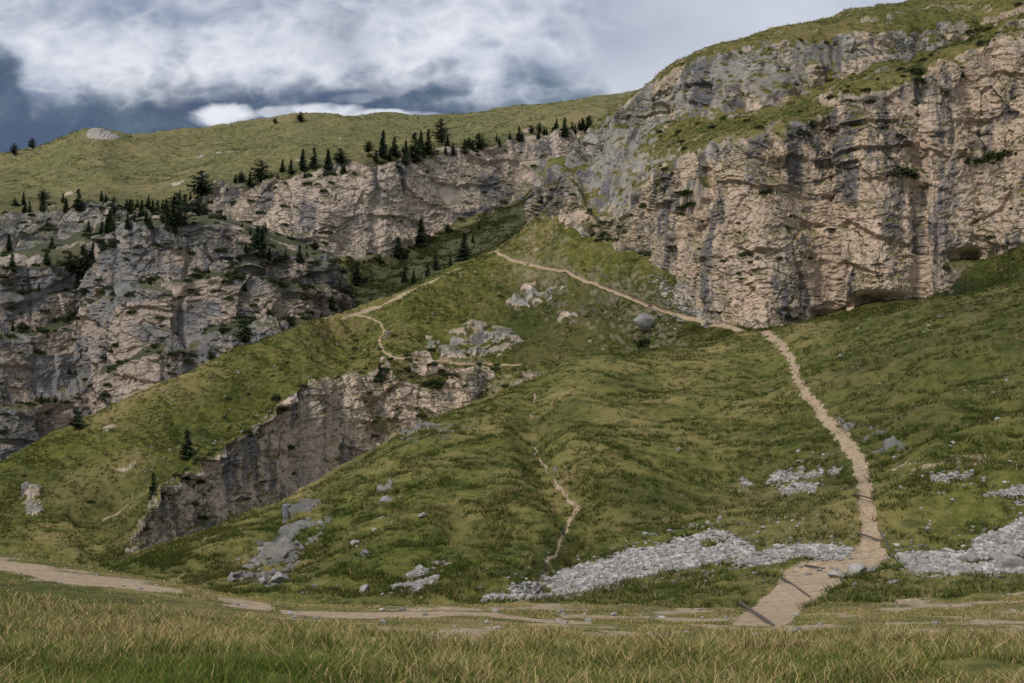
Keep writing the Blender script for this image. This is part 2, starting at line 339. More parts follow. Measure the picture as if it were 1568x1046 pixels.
veg=inpoly(SD.X+12*q,SD.Y+8*q2,[(1035,290),(1075,270),(1085,300),(1060,335),(1035,330)])|inpoly(SD.X+10*q,SD.Y+8*q2,[(1392,100),(1420,90),(1418,150),(1400,160)])|inpoly(SD.X+10*q,SD.Y+6*q2,[(1355,262),(1410,258),(1420,280),(1370,285)])|inpoly(SD.X+10*q,SD.Y+6*q2,[(1470,250),(1540,232),(1568,250),(1500,268)])
rock=(cliffm|outc)&~veg
cm=np.where(cliffm,1.0,.75)
warmv=cl(.74+.22*ss(1040,1090,SD.X)*ss(3,2.6,s)-.28*ss(3,3.3,s)-.22*ss(1040,980,SD.X)+.3*q)
dark=cl(veg*.75+.12*ss(3,3.2,s)*(.4+q2))
aux=np.stack([cl(.35+.5*q2+.5*ss(5.3,6,s)),dark,warmv],-1)
cv=np.exp(-((SD.X-1345)/42)**2-((SD.Y-462)/13)**2)*8+np.exp(-((SD.X-1500)/50)**2-((SD.Y-392)/10)**2)*5
SD.B[...,1]+=cv
zz=np.zeros(s.shape,bool)
finish(SD,'limestone_cliff',M_cliff,rock,zz,zz,aux,1.0,.45,.35,cliff=cm,ledges=np.where(cliffm,1.,.7),st=.8,rockamp=1.08)
print('D',time.time()-T0)
# ================= SHEET C : mid ridge with cliff band =================
cc=edgecols(-60,1632,1.5)
T=lambda p,k=9:tab(cc,p,k)
C3=T([(-260,820),(-60,738),(0,707),(60,674),(120,646),(200,606),(260,584),(330,549),(400,521),(470,495),(510,484),(560,467),(620,443),(660,426),(700,406),(750,388),(770,379),(800,352),(818,335)]+D1t[2:],7)
C3d=T([(-260,320),(0,335),(100,345),(220,360),(300,370),(430,390),(510,405),(600,418),(700,430),(790,433),(818,428)]+D1dt[2:],7)
C2=T([(-260,900),(0,800),(100,790),(180,850),(205,815),(220,790),(240,748),(260,728),(300,700),(340,680),(380,655),(410,630),(430,606),(470,580),(510,573),(560,570),(600,558),(650,553),(700,557),(750,565),(790,574),(850,580),(960,570),(1040,560),(1160,545),(1400,520),(1480,470),(1568,440),(1830,420)])
C2d=T([(-260,262),(0,290),(100,285),(180,262),(220,270),(260,284),(300,296),(380,312),(430,328),(510,345),(560,354),(650,364),(750,364),(820,352),(900,340),(1000,320),(1160,285),(1400,280),(1568,275)])
C1=T([(-260,960),(0,900),(100,905),(180,910),(220,885),(260,872),(300,858),(380,832),(430,815),(510,772),(560,745),(600,722),(650,690),(700,670),(750,655),(790,635),(820,620),(900,600),(1040,590),(1160,575),(1400,550),(1568,500),(1830,480)])
C1d=np.where(cc<150,C2d-38,C2d-9)-18*ss(800,950,cc)
C1d=np.convolve(np.pad(C1d,(20,20),'edge'),np.ones(41)/41,'valid')
up=ss(812,840,cc)
lines=[(C1+140,C1d-22),(C1,C1d),(C2,C2d),(C2+(C3-C2)*.5,C2d+(C3d-C2d)*.45),(C3,C3d),((C3+45)*(1-up)+(C3-50)*up,C3d+55),((C3+110)*(1-up)+(C3-90)*up,C3d+100)]
SC=Sheet(cc,lines,[14,125,85,100,12,6])
x,y,z=np.moveaxis(SC.B,-1,0);s=SC.s
kn=3.2*fbm(x/40,y/40,0*z+3,4)*ss(2,2.5,s)*ss(4,3.6,s)
h1=pathd(SC.X,SC.Y,[(555,470,1),(500,560,1),(400,600,1),(300,660,1),(200,740,1),(100,830,1)])
kn-=5*np.exp(-(np.clip(h1,0,300)/45)**2)*ss(1.9,2.2,s)*ss(4,3.6,s)
h2=pathd(SC.X,SC.Y,[(990,520,1),(900,470,1),(850,455,1)]);kn-=3.5*np.exp(-(np.clip(h2,0,300)/55)**2)*ss(2,2.4,s)*ss(3.9,3.3,s)
SC.B[...,2]+=kn;SC.reset()
Xw,Yw=warp(SC,10,.12)
OUTC=[[(675,548),(692,508),(740,494),(785,508),(803,526),(770,548),(695,552)],[(765,472),(795,448),(850,438),(868,444),(835,462),(785,474)],[(645,524),(662,508),(672,524),(655,540)],
 [(24,795),(38,745),(62,742),(66,785)],[(175,722),(195,702),(215,702),(205,724)],[(1030,450),(1050,446),(1110,472),(1100,482),(1060,475)],[(858,490),(872,478),(886,483),(875,493)],[(895,525),(904,512),(918,515),(915,525)]]
om=np.zeros(s.shape)
for p in OUTC:om=np.maximum(om,inpoly(Xw,Yw,p)*(s>1.5)*1.0)
om[s>3.97]=0
bn=fbm(x/5,y/5,z/3.5,3);om*=(bn>-.10)
SC.B[...,2]+=1.3*blur(om,3);SC.P=SC.B.copy();SC.N=SC.normals()
q=fbm(x/14,y/14,z/9,4)
cliffm=(s+.25*q<2.0)&(s>.1)&(Xw>165)&(Xw<840)
cliffm&=~((pn(x/8,y/8,z/6)>.25)&(Xw>560))
rock=cliffm|(om>.5)
q2=fbm(x/10+9,y/10,z/7,4)
rock|=(q2>.85)&(s>1.9)&(s<3.9)
tr=[(757,384,1.8),(785,399,2.2),(830,410,2.2),(865,415,2.2),(900,431,2.4),(940,446,2.5),(975,461,2.6),(1010,473,2.8),(1050,486,3),(1100,496,3.2),(1142,508,4)]
Xp,Yp=warp(SC,2.5,.2)
path=soft(pathd(Xp,Yp,tr),3.2)
path=np.maximum(path,soft(pathd(Xp,Yp,[(520,489,1.2),(545,480,1.8),(580,467,1.9),(620,449,1.8),(660,432,1.8),(690,417,1.4),(705,410,1)])+3*pn(x/7,y/7,1),3)*(s<3.97))
path=np.maximum(path,soft(pathd(Xp,Yp,[(535,481,1.4),(560,484,1.4),(580,492,1.3),(588,505,1.3),(580,525,1.3),(590,541,1.5),(630,548,1.6),(700,556,1.6),(760,558,1.4),(795,557,1)]),2.8)*(s<3.97))
path=np.maximum(path,soft(pathd(Xp,Yp,[(150,800,.4),(190,775,.7),(235,748,.5)])+1.5*pn(x/5,y/5,1),2))
path*=(s>1.9)
scree=(inpoly(Xw,Yw,[(1005,432),(1025,436),(1065,470),(1115,488),(1085,492),(1040,470)])|inpoly(Xw,Yw,[(890,310),(950,296),(940,312),(900,320)]))&(pn(x/1.5,y/1.5,z)>.05)
scree|=inpoly(Xw,Yw,[(600,546),(650,549),(700,555),(640,556)])&(pn(x/2,y/2,z)>0)
pbin=path>.5;rock&=~pbin;rock&=~scree
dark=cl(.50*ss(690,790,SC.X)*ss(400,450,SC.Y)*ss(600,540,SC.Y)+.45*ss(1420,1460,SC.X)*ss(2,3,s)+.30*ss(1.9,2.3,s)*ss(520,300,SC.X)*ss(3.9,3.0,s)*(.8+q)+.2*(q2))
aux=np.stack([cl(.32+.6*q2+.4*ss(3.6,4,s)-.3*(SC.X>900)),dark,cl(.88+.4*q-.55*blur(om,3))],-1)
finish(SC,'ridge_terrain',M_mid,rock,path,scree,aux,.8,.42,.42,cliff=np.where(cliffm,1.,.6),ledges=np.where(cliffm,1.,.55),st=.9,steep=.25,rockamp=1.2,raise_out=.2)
SC.path=blur(path,1)>.12;SC.rockb=rock;SC.dark=dark
print('C',time.time()-T0)
# ================= SHEET E : plateau, upper cliffs and bowl =================
ce=edgecols(-60,1110,1.5)
T=lambda p,k=9:tab(ce,p,k)
E1=T([(-260,410),(0,398),(60,392),(100,378),(150,348),(200,345),(260,345),(310,338),(330,345),(400,354),(450,374),(500,393),(550,400),(590,387),(640,364),(700,340),(760,317),(800,299),(870,262),(960,225),(1100,200)])
E2=T([(-260,345),(0,326),(60,322),(100,324),(150,314),(200,322),(260,326),(300,312),(330,298),(400,284),(450,270),(500,262),(550,254),(590,246),(640,238),(700,232),(760,222),(800,212),(870,206),(960,190),(1100,170)])
E4=T([(-260,262),(-60,248),(0,238),(60,228),(95,212),(130,200),(155,197),(180,204),(200,209),(260,205),(330,195),(400,187),(450,181),(520,184),(590,178),(640,181),(700,178),(760,172),(820,166),(880,158),(960,150),(1100,140)],5)
E1d=T([(-260,640),(0,640),(300,655),(500,640),(560,648),(600,662),(700,690),(800,712),(900,722),(1100,740)])
E4d=T([(-260,900),(0,920),(150,900),(300,1000),(600,1080),(900,1050),(1100,1050)])
B0=T([(-260,760),(0,720),(200,640),(510,540),(600,500),(700,455),(800,400),(870,380),(1100,380)])
lines=[(B0,ce*0+520),(E1,E1d),(E2,E1d+16),(E2+(E4-E2)*.35,E1d+75),(E2+(E4-E2)*.75,E1d+(E4d-E1d)*.62),(E4,E4d),(523+(E4-523)*.88,E4d+130),(523+(E4-523)*.5,E4d+500)]
SE=Sheet(ce,lines,[90,125,30,45,35,8,5])
x,y,z=np.moveaxis(SE.B,-1,0);s=SE.s
SE.B[...,2]+=8*fbm(x/110,y/110,0*z+3,4)*ss(2.3,3,s)*ss(5,4.4,s)+4*fbm(x/45,y/45,0*z+9,3)*ss(0,.4,s)*ss(1,.8,s);SE.reset()
q=fbm(x/30,y/30,z/16,4)
cliffm=(s+.3*q<2.05)&(s+.12*q>1.0)&~((fbm(x/22,y/22,z/14,3)>.35)&(SE.X>640))
q2=fbm(x/18+9,y/18,z/18,4)
rock=cliffm|((q2>.62)&(s>1.9)&(s<2.8))|((q2>1.0)&(s>2.7)&(s<5))
rock|=inpoly(SE.X+8*q,SE.Y,[(130,204),(160,197),(190,208),(175,216),(140,214)])&(q2>.1)
zz=np.zeros(s.shape,bool)
sc2=(pathd(SE.X,SE.Y+4*q,[(300,240,.6),(400,225,.8),(520,214,.6)])<0)&(q2>.1)
dark=cl((.66+.2*q)*ss(1,.85,s)+.40*ss(1.8,2.1,s)*ss(2.8,2.3,s)+.25*q2*(s>2.5)+.3*(s<2)*(s>1))  # first term paints the bowl's shade into its dark dwarf-pine green
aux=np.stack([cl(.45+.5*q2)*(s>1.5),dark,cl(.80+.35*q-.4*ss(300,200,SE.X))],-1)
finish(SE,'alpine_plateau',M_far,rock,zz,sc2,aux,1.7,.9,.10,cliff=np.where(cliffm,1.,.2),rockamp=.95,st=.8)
print('E',time.time()-T0)
# ================= SHEET F : left grey wall =================
cf=edgecols(-60,537,1.5,right=False)
T=lambda p,k=7:tab(cf,p,k)
F2=T([(-260,410),(0,408),(60,410),(110,402),(140,372),(180,352),(230,345),(280,350),(330,345),(380,358),(410,385),(450,390),(500,402),(518,425),(526,450),(537,480)])
Fd=T([(-260,515),(0,525),(60,532),(110,545),(140,548),(160,525),(200,510),(260,505),(300,512),(340,508),(400,515),(440,520),(480,525),(512,538),(526,560),(537,600)])
F0=T([(-260,880),(0,790),(230,670),(400,580),(510,545),(537,520)])
Fe=T([(-260,400),(0,392),(100,372),(150,342),(310,335),(400,350),(500,392),(537,470)])
lines=[(F0,Fd-30),(F2+(F0-F2)*.62,Fd-24),(F2+(F0-F2)*.56,Fd-15),(F2+(F0-F2)*.30,Fd-9),(F2+(F0-F2)*.26,Fd-2),(F2,Fd+4),(Fe,Fd+95),(Fe+20,Fd+150)]
SF=Sheet(cf,lines,[90,14,75,12,90,30,8])
x,y,z=np.moveaxis(SF.B,-1,0);s=SF.s
q=fbm(x/26,y/26,z/12,4)
cliffm=(s+.22*q<5.0)
lg=inpoly(SF.X+10*q,SF.Y+10*q,[(-300,455),(0,445),(60,440),(125,405),(150,350),(170,350),(165,400),(120,432),(60,455),(0,470),(-300,480)])
bench=(((s>1.1)&(s<1.95))|((s>3.1)&(s<3.95)))&(q>.0)
cliffm&=~lg;cliffm&=~bench
rock=cliffm|((q>.3)&(s>5)&(s<5.7))
zz=np.zeros(s.shape,bool)
aux=np.stack([s*0+.15,cl(.35*(s>5)+.45*(lg|bench)+.1),cl(.45+.6*q)],-1)
finish(SF,'rock_wall',M_wall,rock,zz,zz,aux,1.5,.7,.2,cliff=np.where(cliffm,1.,.3),rockamp=1.0,st=.85)
print('F',time.time()-T0)
# ================= valley floor and distant mountain =================
vm=terrain_mat('valley_floor_grass',gs=.05,rs=.05,bump=1)
g=np.linspace(-1,1,60);gx,gy=np.meshgrid(np.sign(g)*abs(g)**2*30000,np.sign(g)*abs(g)**2*30000,indexing='xy')
gz=-140+6*fbm(gx/400,gy/400,0*gx,3)
mesh_np('ground',np.stack([gx,gy,gz],-1),gridfaces(60,60),vm,{'mask':np.zeros((3600,3)),'aux':np.tile([.1,.5,.5],(3600,1))})
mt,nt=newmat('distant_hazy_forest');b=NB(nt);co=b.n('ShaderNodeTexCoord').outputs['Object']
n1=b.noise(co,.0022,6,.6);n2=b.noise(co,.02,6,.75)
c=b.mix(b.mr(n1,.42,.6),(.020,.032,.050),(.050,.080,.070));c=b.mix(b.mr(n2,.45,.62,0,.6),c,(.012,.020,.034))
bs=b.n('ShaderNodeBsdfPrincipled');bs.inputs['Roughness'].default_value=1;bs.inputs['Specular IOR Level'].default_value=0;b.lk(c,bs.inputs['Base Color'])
bs.inputs['Emission Color'].default_value=(.12,.165,.27,1);bs.inputs['Emission Strength'].default_value=.62  # blue self-glow stands in for aerial haze over the forest
o=b.n('ShaderNodeOutputMaterial');b.lk(bs.outputs[0],o.inputs[0]);mt.cycles.emission_sampling='NONE'
cm_=np.linspace(-1500,3100,500)
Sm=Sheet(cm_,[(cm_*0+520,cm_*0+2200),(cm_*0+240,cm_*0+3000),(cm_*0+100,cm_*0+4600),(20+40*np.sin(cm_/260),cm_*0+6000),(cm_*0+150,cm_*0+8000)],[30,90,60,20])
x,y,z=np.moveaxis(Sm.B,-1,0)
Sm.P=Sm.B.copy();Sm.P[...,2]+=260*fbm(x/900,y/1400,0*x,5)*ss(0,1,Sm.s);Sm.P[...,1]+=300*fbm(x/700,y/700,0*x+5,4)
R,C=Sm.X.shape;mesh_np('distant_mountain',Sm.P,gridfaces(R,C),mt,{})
# ================= clouds =================
mt,nt=newmat('cloud_vapour');b=NB(nt)
at=b.n('ShaderNodeAttribute',attribute_name='Col')
em=b.n('ShaderNodeEmission');b.lk(at.outputs['Color'],em.inputs[0])
tr_=b.n('ShaderNodeBsdfTransparent');mx=b.n('ShaderNodeMixShader');b.lk(at.outputs['Alpha'],mx.inputs[0]);b.lk(tr_.outputs[0],mx.inputs[1]);b.lk(em.outputs[0],mx.inputs[2])
o=b.n('ShaderNodeOutputMaterial');b.lk(mx.outputs[0],o.inputs[0]);mt.cycles.emission_sampling='NONE'
def cloud(name,depth,seed,amul=1.0,dy=0):
    cx=edgecols(-80,1420,1.8);cy=np.concatenate([np.linspace(-900,-60,60),np.arange(-58,260,1.4)])
    X,Y=np.meshgrid(cx,cy)
    u=X/150.;v=Y/110.
    wx=fbm(u*1.5+seed,v*1.5,u*0+seed,4);wy=fbm(u*1.5,v*1.5+seed,u*0+9,4)
    n=fbm(u*1.3+.22*wx,v*1.6+.22*wy,u*0+seed*3,8,.52)
    n2=fbm(u*.6+7,v*.9,u*0+seed*5,4,.5)
    bil=0;a_=1
    for i in range(5):
        bil=bil+a_*(.35-abs(pn(u*2.4*2**i+.25*wx,v*2.8*2**i+.25*wy,u*0+seed+i)));a_*=.50
    p=np.array([(-300,60),(-40,62),(15,95),(50,158),(100,162),(150,152),(200,142),(300,136),(400,142),(470,140),(520,138),(560,122),(600,132),(700,140),(760,150),(850,148),(900,150),(960,175),(1100,200),(1400,220)])
    yb=np.interp(X,p[:,0],p[:,1])-dy
    e=(yb-Y)/32+1.0*n+.6*bil
    a=ss(-.9,1.5,e)
    for (bx,by,rx,ry,s_) in[(350,176,46,17,1),(430,172,50,9,.6),(500,172,60,14,1),(570,176,50,9,.9),(540,150,40,8,.4),(640,178,40,6,.5),(615,132,16,14,.5)]:
        dd=((X-bx)/rx)**2+((Y-by)/ry)**2
        a=np.maximum(a,s_*ss(-.6,.8,1-dd+.9*n+.9*bil))
    gap=np.exp(-((X-522)/42)**2-((Y-50)/45)**2)
    br=.52+.22*n2+.13*n+.23*bil  # bright and shaded parts of the cloud, painted into its emission colour
    br+=.26*np.exp(-((X-130)/120)**2-((Y-100)/55)**2)+.24*np.exp(-((X-380)/170)**2-((Y-95)/55)**2)+.20*np.exp(-((X-650)/140)**2-((Y-85)/50)**2)-.16*gap
    br+=.35*np.exp(-((Y-176)/16)**2)*ss(300,330,X)*ss(640,600,X)
    rr=ss(780,1000,X);br=br*(1-rr)+(.60+.07*n2+.03*n)*rr
    a*=1-.40*gap
    br=cl(br,.30,.97)
    lo=np.array([.22,.28,.41]);hi=np.array([.80,.83,.90])
    t=ss(.2,.98,br)[...,None]
    col=lo*(1-t)+hi*t
    d=depth+n*60+n2*120
    x=(X-784)*K*d;z=(523-Y)*K*d
    mesh_np(name,np.stack([x,d,z],-1),gridfaces(*X.shape),mt,{'Col':np.concatenate([col,a[...,None]*amul],-1)},smooth=True)
cloud('cloud_bank',2300,1.7)
print('clouds',time.time()-T0)
# ================= blades / tufts =================
def blades(name,base,h,wd,col,mat,lean=.35,seg2=True):
    n=len(base);a=rng.random(n)*6.283;la=rng.random(n)*6.283;l=h*lean*(rng.random(n)+.3)
    wv=np.stack([np.cos(a),np.sin(a),0*a],1)*wd[:,None]*.5
    lv=np.stack([np.cos(la)*l,np.sin(la)*l,0*l],1);up=np.stack([0*h,0*h,h],1)
    base=base-np.array([0,0,.03])
    i=np.arange(n)[:,None]
    if seg2:
        mid=base+lv*.35+up*.6
        V=np.stack([base-wv,base+wv,mid-wv*.8,mid+wv*.8,base+lv+up],1)
        F=np.concatenate([i*5+np.array([[0,1,3]]),i*5+np.array([[0,3,2]]),i*5+np.array([[2,3,4]])])
        k=5
    else:
        V=np.stack([base-wv,base+wv,base+lv+up],1);F=i*3+np.array([[0,1,2]]);k=3
    cv=np.repeat(col[:,None,:],k,1);cv[:,:2]*=.75
    return mesh_np(name,V,F,mat,{'Col':cv})
def sample(S,s0,s1,n,c0=-200,c1=1760):
    rows=np.nonzero((S.s[:,0]>=s0)&(S.s[:,0]<s1))[0];cols=np.nonzero((S.cols>c0)&(S.cols<c1))[0]
    wgt=np.gradient(S.cols)[cols];wgt/=wgt.sum()
    r=rng.choice(rows[:-1],n);c=rng.choice(cols[:-1],n,p=wgt[:-1]/wgt[:-1].sum())
    fr=rng.random(n)[:,None];fc=rng.random(n)[:,None]
    P=S.P
    p=(P[r,c]*(1-fc)+P[r,c+1]*fc)*(1-fr)+(P[r+1,c]*(1-fc)+P[r+1,c+1]*fc)*fr
    return r,c,p
M_bl=attr_mat('grass_blades',trans=.3)
GRN=np.array([.092,.138,.021]);OLV=np.array([.178,.168,.043]);STR=np.array([.42,.325,.15]);DK=np.array([.047,.060,.013])
def gcol(t,n):
    r=rng.random(n);c=np.where((r<t*.9)[:,None],STR,np.where((r<t*.9+.35)[:,None],OLV,GRN))
    return c*(.60+.65*rng.random(n))[:,None]
r,c,p=sample(SG,.9,5.6,340000)
pb_=blur(SG.pf,3)
ok=(rng.random(len(p))>pb_[r,c]*1.7);r,c,p=r[ok],c[ok],p[ok]
d=p[:,1]
patch=fbm(p[:,0]/1.4,p[:,1]/1.8,0*d,3);big=fbm(p[:,0]/5,p[:,1]/6,0*d+4,3)
keep=rng.random(len(p))<cl(.75+.9*patch);r,c,p,d,patch,big=[a[keep] for a in(r,c,p,d,patch,big)];n=len(p)
yy=SG.Y[r,c];xx=SG.X[r,c];brow=np.interp(xx,[0,270,450,700,1568],[908,938,962,974,972])
graze=1-.68*ss(brow+14,brow-12,yy)
h=(.08+.14*rng.random(n)**1.5)*(1+1.0*patch)*(.85+.010*d)*graze;wd=.0065+.00045*d
dk=(rng.random(n)<cl(.10+.5*big))
gc=gcol(cl(SG.dry[r,c]*.70+.35*patch+.3*big),n)*1.15;gc[dk]=DK*1.8*(.7+.8*rng.random(dk.sum()))[:,None]
blades('meadow_grass',p,cl(h,.035,.5),wd,gc,M_bl,lean=1.0)
def tussocks(name,S,s0,s1,N,k,sz,f,c0,c1,okf,wdt,base=.34,mul=.62,dkf=.34):
    r,c,p=sample(S,s0,s1,N,c0,c1)
    ok=okf(r,c);p=p[ok];r=r[ok];c=c[ok]
    pt=fbm(p[:,0]/f+.35*p[:,1]/f*1.9,p[:,1]/(f*2.1),0*p[:,0],3);pl=fbm(p[:,0]/(7*f),p[:,1]/(7*f),0*p[:,0]+6,3)
    ok=rng.random(len(p))<cl(base+1.5*pt+.5*pl,.06,1);p=p[ok];r=r[ok];c=c[ok];n=len(p)
    size=sz*(.5+1.1*rng.random(n)**1.7)+.0007*p[:,1]
    bp=np.repeat(p,k,0)+np.concatenate([rng.normal(size=(n*k,2))*.5*np.repeat(size,k)[:,None],np.zeros((n*k,1))],1)
    dry_=S.dry[r,c] if hasattr(S,'dry') else np.full(n,.33)
    dk_=S.dark[r,c] if hasattr(S,'dark') else np.full(n,.1)
    cc_=gcol(cl(dry_*.52),n)*mul;dk=rng.random(n)<cl(dkf+.5*dk_);cc_[dk]=DK*(.8+.8*rng.random(dk.sum()))[:,None]
    blades(name,bp,np.repeat(size,k)*(.6+.6*rng.random(n*k)),np.repeat(wdt+.0003*p[:,1],k),np.repeat(cc_,k,0)*(.8+.4*rng.random(n*k))[:,None],M_bl,lean=1.1,seg2=False)
tussocks('hillside_tussock_grass',SG,4.9,9.1,100000,8,.22,1.9,-200,1760,lambda r,c:~(SG.path[r,c]|SG.scree[r,c]|SG.rockb[r,c]),.032,mul=.80,dkf=.26)
tussocks('ridge_tussock_grass',SC,.5,4.02,110000,5,.22,4.5,-150,1650,lambda r,c:(SC.rock[r,c]<.4)&~SC.path[r,c],.09,base=.36,mul=.86,dkf=.20)
tussocks('plateau_tussock_grass',SE,1.9,5.02,30000,4,.3,10,-150,1000,lambda r,c:(SE.rock[r,c]<.4),.12,base=.22,mul=1.0,dkf=.16)
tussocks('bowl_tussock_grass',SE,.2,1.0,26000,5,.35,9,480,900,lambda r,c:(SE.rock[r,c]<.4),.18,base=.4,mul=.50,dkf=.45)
tussocks('cliff_ledge_grass',SD,.9,6.1,60000,4,.25,4.5,815,1700,lambda r,c:(SD.rock[r,c]<.4),.10,base=.5,mul=.85,dkf=.18)
# ================= rocks =================
def ico(s_):
    bm=bmesh.new();bmesh.ops.create_icosphere(bm,subdivisions=s_,radius=1);bm.verts.ensure_lookup_table()
    a=np.array([v.co[:] for v in bm.verts]),np.array([[v.index for v in f.verts] for f in bm.faces]);bm.free();return a
IV,IF=ico(3);JV,JF=ico(1)
def rocks(name,base,size,col,mat,hi=False):
    V0,F0_=(IV,IF) if hi else (JV,JF)
    n=len(base);m=len(V0)
    V=np.repeat(V0[None],n,0)
    for j in range(9 if hi else 6):
        nrm=rng.normal(size=(n,3));nrm/=np.linalg.norm(nrm,axis=1)[:,None];o_=.4+.35*rng.random(n)
        dd=np.einsum('nmk,nk->nm',V,nrm)-o_[:,None];V=V-np.clip(dd,0,9)[...,None]*nrm[:,None,:]
    V*=(1+(.03 if hi else .10)*rng.normal(size=(n,m,1)))
    V*=np.stack([.8+.6*rng.random(n),.7+.5*rng.random(n),.45+.4*rng.random(n)],1)[:,None,:]
    a=rng.random(n)*6.283;ca,sa=np.cos(a)[:,None],np.sin(a)[:,None]
    V=np.stack([V[...,0]*ca-V[...,1]*sa,V[...,0]*sa+V[...,1]*ca,V[...,2]],-1)
    V=V*size[:,None,None]+base[:,None,:]+np.array([0,0,1])*(size*.15)[:,None,None]
    F=(np.arange(n)[:,None,None]*m+F0_[None]).reshape(-1,3)
    return mesh_np(name,V,F,mat,{'Col':np.repeat(col[:,None,:],m,1)})
M_rk=attr_mat('pale_limestone_rock',noise=.65,ns=2.5)
def rcol(n,lo=.22,hi=.54):
    b_=lo+(hi-lo)*rng.random(n);return np.stack([b_,b_*.95,b_*.885],1)
pr=[];sr=[]
r,c,p=sample(SG,3.0,9,1900000,-100,1700)
ok=SG.scree[r,c];p1=p[ok];dens=fbm(p1[:,0]/1.5,p1[:,1]/1.5,0*p1[:,0],3)
p1=p1[rng.random(len(p1))<cl(.62+dens*1.0)];p1=p1[:34000]
pr.append(p1);sr.append((.028+.17*rng.random(len(p1))**7)*(.6+p1[:,1]/110))
cl_=fbm(p[:,0]/5,p[:,1]/5,0*p[:,0]+2,3)
near=blur(SG.scree.astype(float),16)[r,c];prt=blur(SG.pf,3)[r,c]
right=ss(1180,1420,SG.X[r,c])*ss(8.9,8.2,SG.s[r,c])
left=ss(760,500,SG.X[r,c])*ss(8.2,7,SG.s[r,c])
far_=SG.s[r,c]>4.9
pbb=cl((near*.09+.0022*right*(cl_>0)+.0009*left*(cl_>0.15)+.00010)*far_+.005*prt*(prt>.08)*(prt<.85),0,1)
ok=rng.random(len(p))<pbb;p2=p[ok];pr.append(p2);sr.append((.028+.15*rng.random(len(p2))**4)*(.6+p2[:,1]/140))
ro=blur(SG.rockb.astype(float),6)[r,c]*left
ok=rng.random(len(p))<ro*.02;p3=p[ok];pr.append(p3);sr.append(.07+.40*rng.random(len(p3))**2.5)
PR=np.concatenate(pr);SR=np.concatenate(sr);print('rocks',len(PR),[len(a) for a in pr])
RC=rcol(len(PR));RC[-len(p3):]*=.58;RC[len(p1):len(p1)+len(p2)]*=.85
rocks('scree_stones',PR,SR,RC,M_rk)
bl=[(1150,862,.45),(1285,882,.45),(1310,878,.55),(1335,875,.4),(1370,892,.3),(1310,896,.25),(1420,870,.3),(1490,858,.4),(1545,870,.8),(1528,858,.5),(1562,850,.6),(560,850,.5),(548,832,.4),(590,765,.6),(650,790,.4),(1038,690,.3),(385,870,.6),(560,905,.5),(430,890,.8),(610,900,.35),(1455,848,.4)]
rocks('boulders',np.array([SG.at(a,b_) for a,b_,_ in bl]),np.array([q_[2] for q_ in bl]),rcol(len(bl),.26,.38),M_rk,True)
pb=SC.at(990,503);ob=rocks('boulder',np.array([[0,0,0.]]),np.array([3.0]),np.array([[.26,.25,.24]]),M_rk,True);ob.location=pb+np.array([0,0,1.3]);ob.scale=(.85,.9,1.35)
r,c,p=sample(SC,1.95,3.98,160000,200,1200)
qn=fbm(p[:,0]/9,p[:,1]/9,p[:,2]/9,3);ok=(rng.random(len(p))<cl(.0025+.02*(qn>.5)+.12*((SC.X[r,c]>1000)&(SC.X[r,c]<1110)&(SC.Y[r,c]<492))))&~SC.path[r,c];p=p[ok]
rocks('hillside_stones',p,.15+.45*rng.random(len(p))**3,rcol(len(p),.2,.40),M_rk)
print('rocks',time.time()-T0)
# ================= conifers =================
M_tr=attr_mat('conifer_needles_bark',trans=.08)
def conifer(seed,R=.2,lv=30,low=.06,rnd=False):
    g_=np.random.default_rng(seed);V=[];F=[];C_=[]
    def add(vs,f,c_):
        o_=len(V);V.extend(vs);F.extend([[a+o_ for a in t] for t in f]);C_.extend([c_]*len(vs))
    ns=7
    ring=lambda z_,r_:[(r_*math.cos(6.283*i/ns)+.01*math.sin(z_*6),r_*math.sin(6.283*i/ns),z_) for i in range(ns)]
    vs=ring(-.03,.028)+ring(.3,.018)+ring(.7,.010)+ring(.99,.002)
    fs=[]
    for k_ in range(3):
        for i in range(ns):
            a=k_*ns+i;b2=k_*ns+(i+1)%ns;fs+= [[a,b2,b2+ns],[a,b2+ns,a+ns]]
    add(vs,fs,(.06,.045,.035))
    for l in range(lv):
        t=l/(lv-1);z0=low+(1-low)*t*.98
        if rnd: rad=R*(math.sin(math.pi*min(1,(.18+.82*t)))**.7+.12)
        else: rad=R*(1-t)**.85*(1 if t>.12 else .6+3.3*t)+.008
        nb_=int(6+5*(1-t))
        for b3 in range(nb_):
            if g_.random()<.12:continue
            a=g_.random()*6.283;L=rad*(.55+.6*g_.random());dr=-.30*L+.10*t*L+g_.normal()*.03*L
            if rnd:dr=.2*L
            e=(L*math.cos(a),L*math.sin(a),z0+dr)
            add([(0,0,z0+.004),(0,0,z0-.004),e],[[0,1,2]],(.05,.04,.03))
            m_=max(3,int(9*L/R))
            sh=.55+.8*g_.random()
            for j in range(m_):
                f_=(j+.6)/m_;sz=(.024+.038*g_.random())*(1.15-.4*f_)*(1+.5*(1-t))
                cx=e[0]*f_+g_.normal()*.012;cy=e[1]*f_+g_.normal()*.012;cz=z0+dr*f_+g_.normal()*.007
                ang=a+g_.normal()*.8
                v1=(cx+sz*math.cos(ang),cy+sz*math.sin(ang),cz-sz*(.35+.5*g_.random()))
                v2=(cx-sz*.5*math.sin(ang),cy+sz*.5*math.cos(ang),cz+sz*.15)
                v3=(cx+sz*.5*math.sin(ang),cy-sz*.5*math.cos(ang),cz-sz*.45)
                q_=sh*(.7+.6*g_.random());add([v1,v2,v3],[[0,1,2]],(.030*q_,.046*q_,.019*q_))
    return np.array(V),np.array(F),np.array(C_)
TT=[conifer(1,.20),conifer(2,.25),conifer(3,.18,34),conifer(4,.29,26,.10),conifer(5,.32,22,.15,True)]
TM=[]
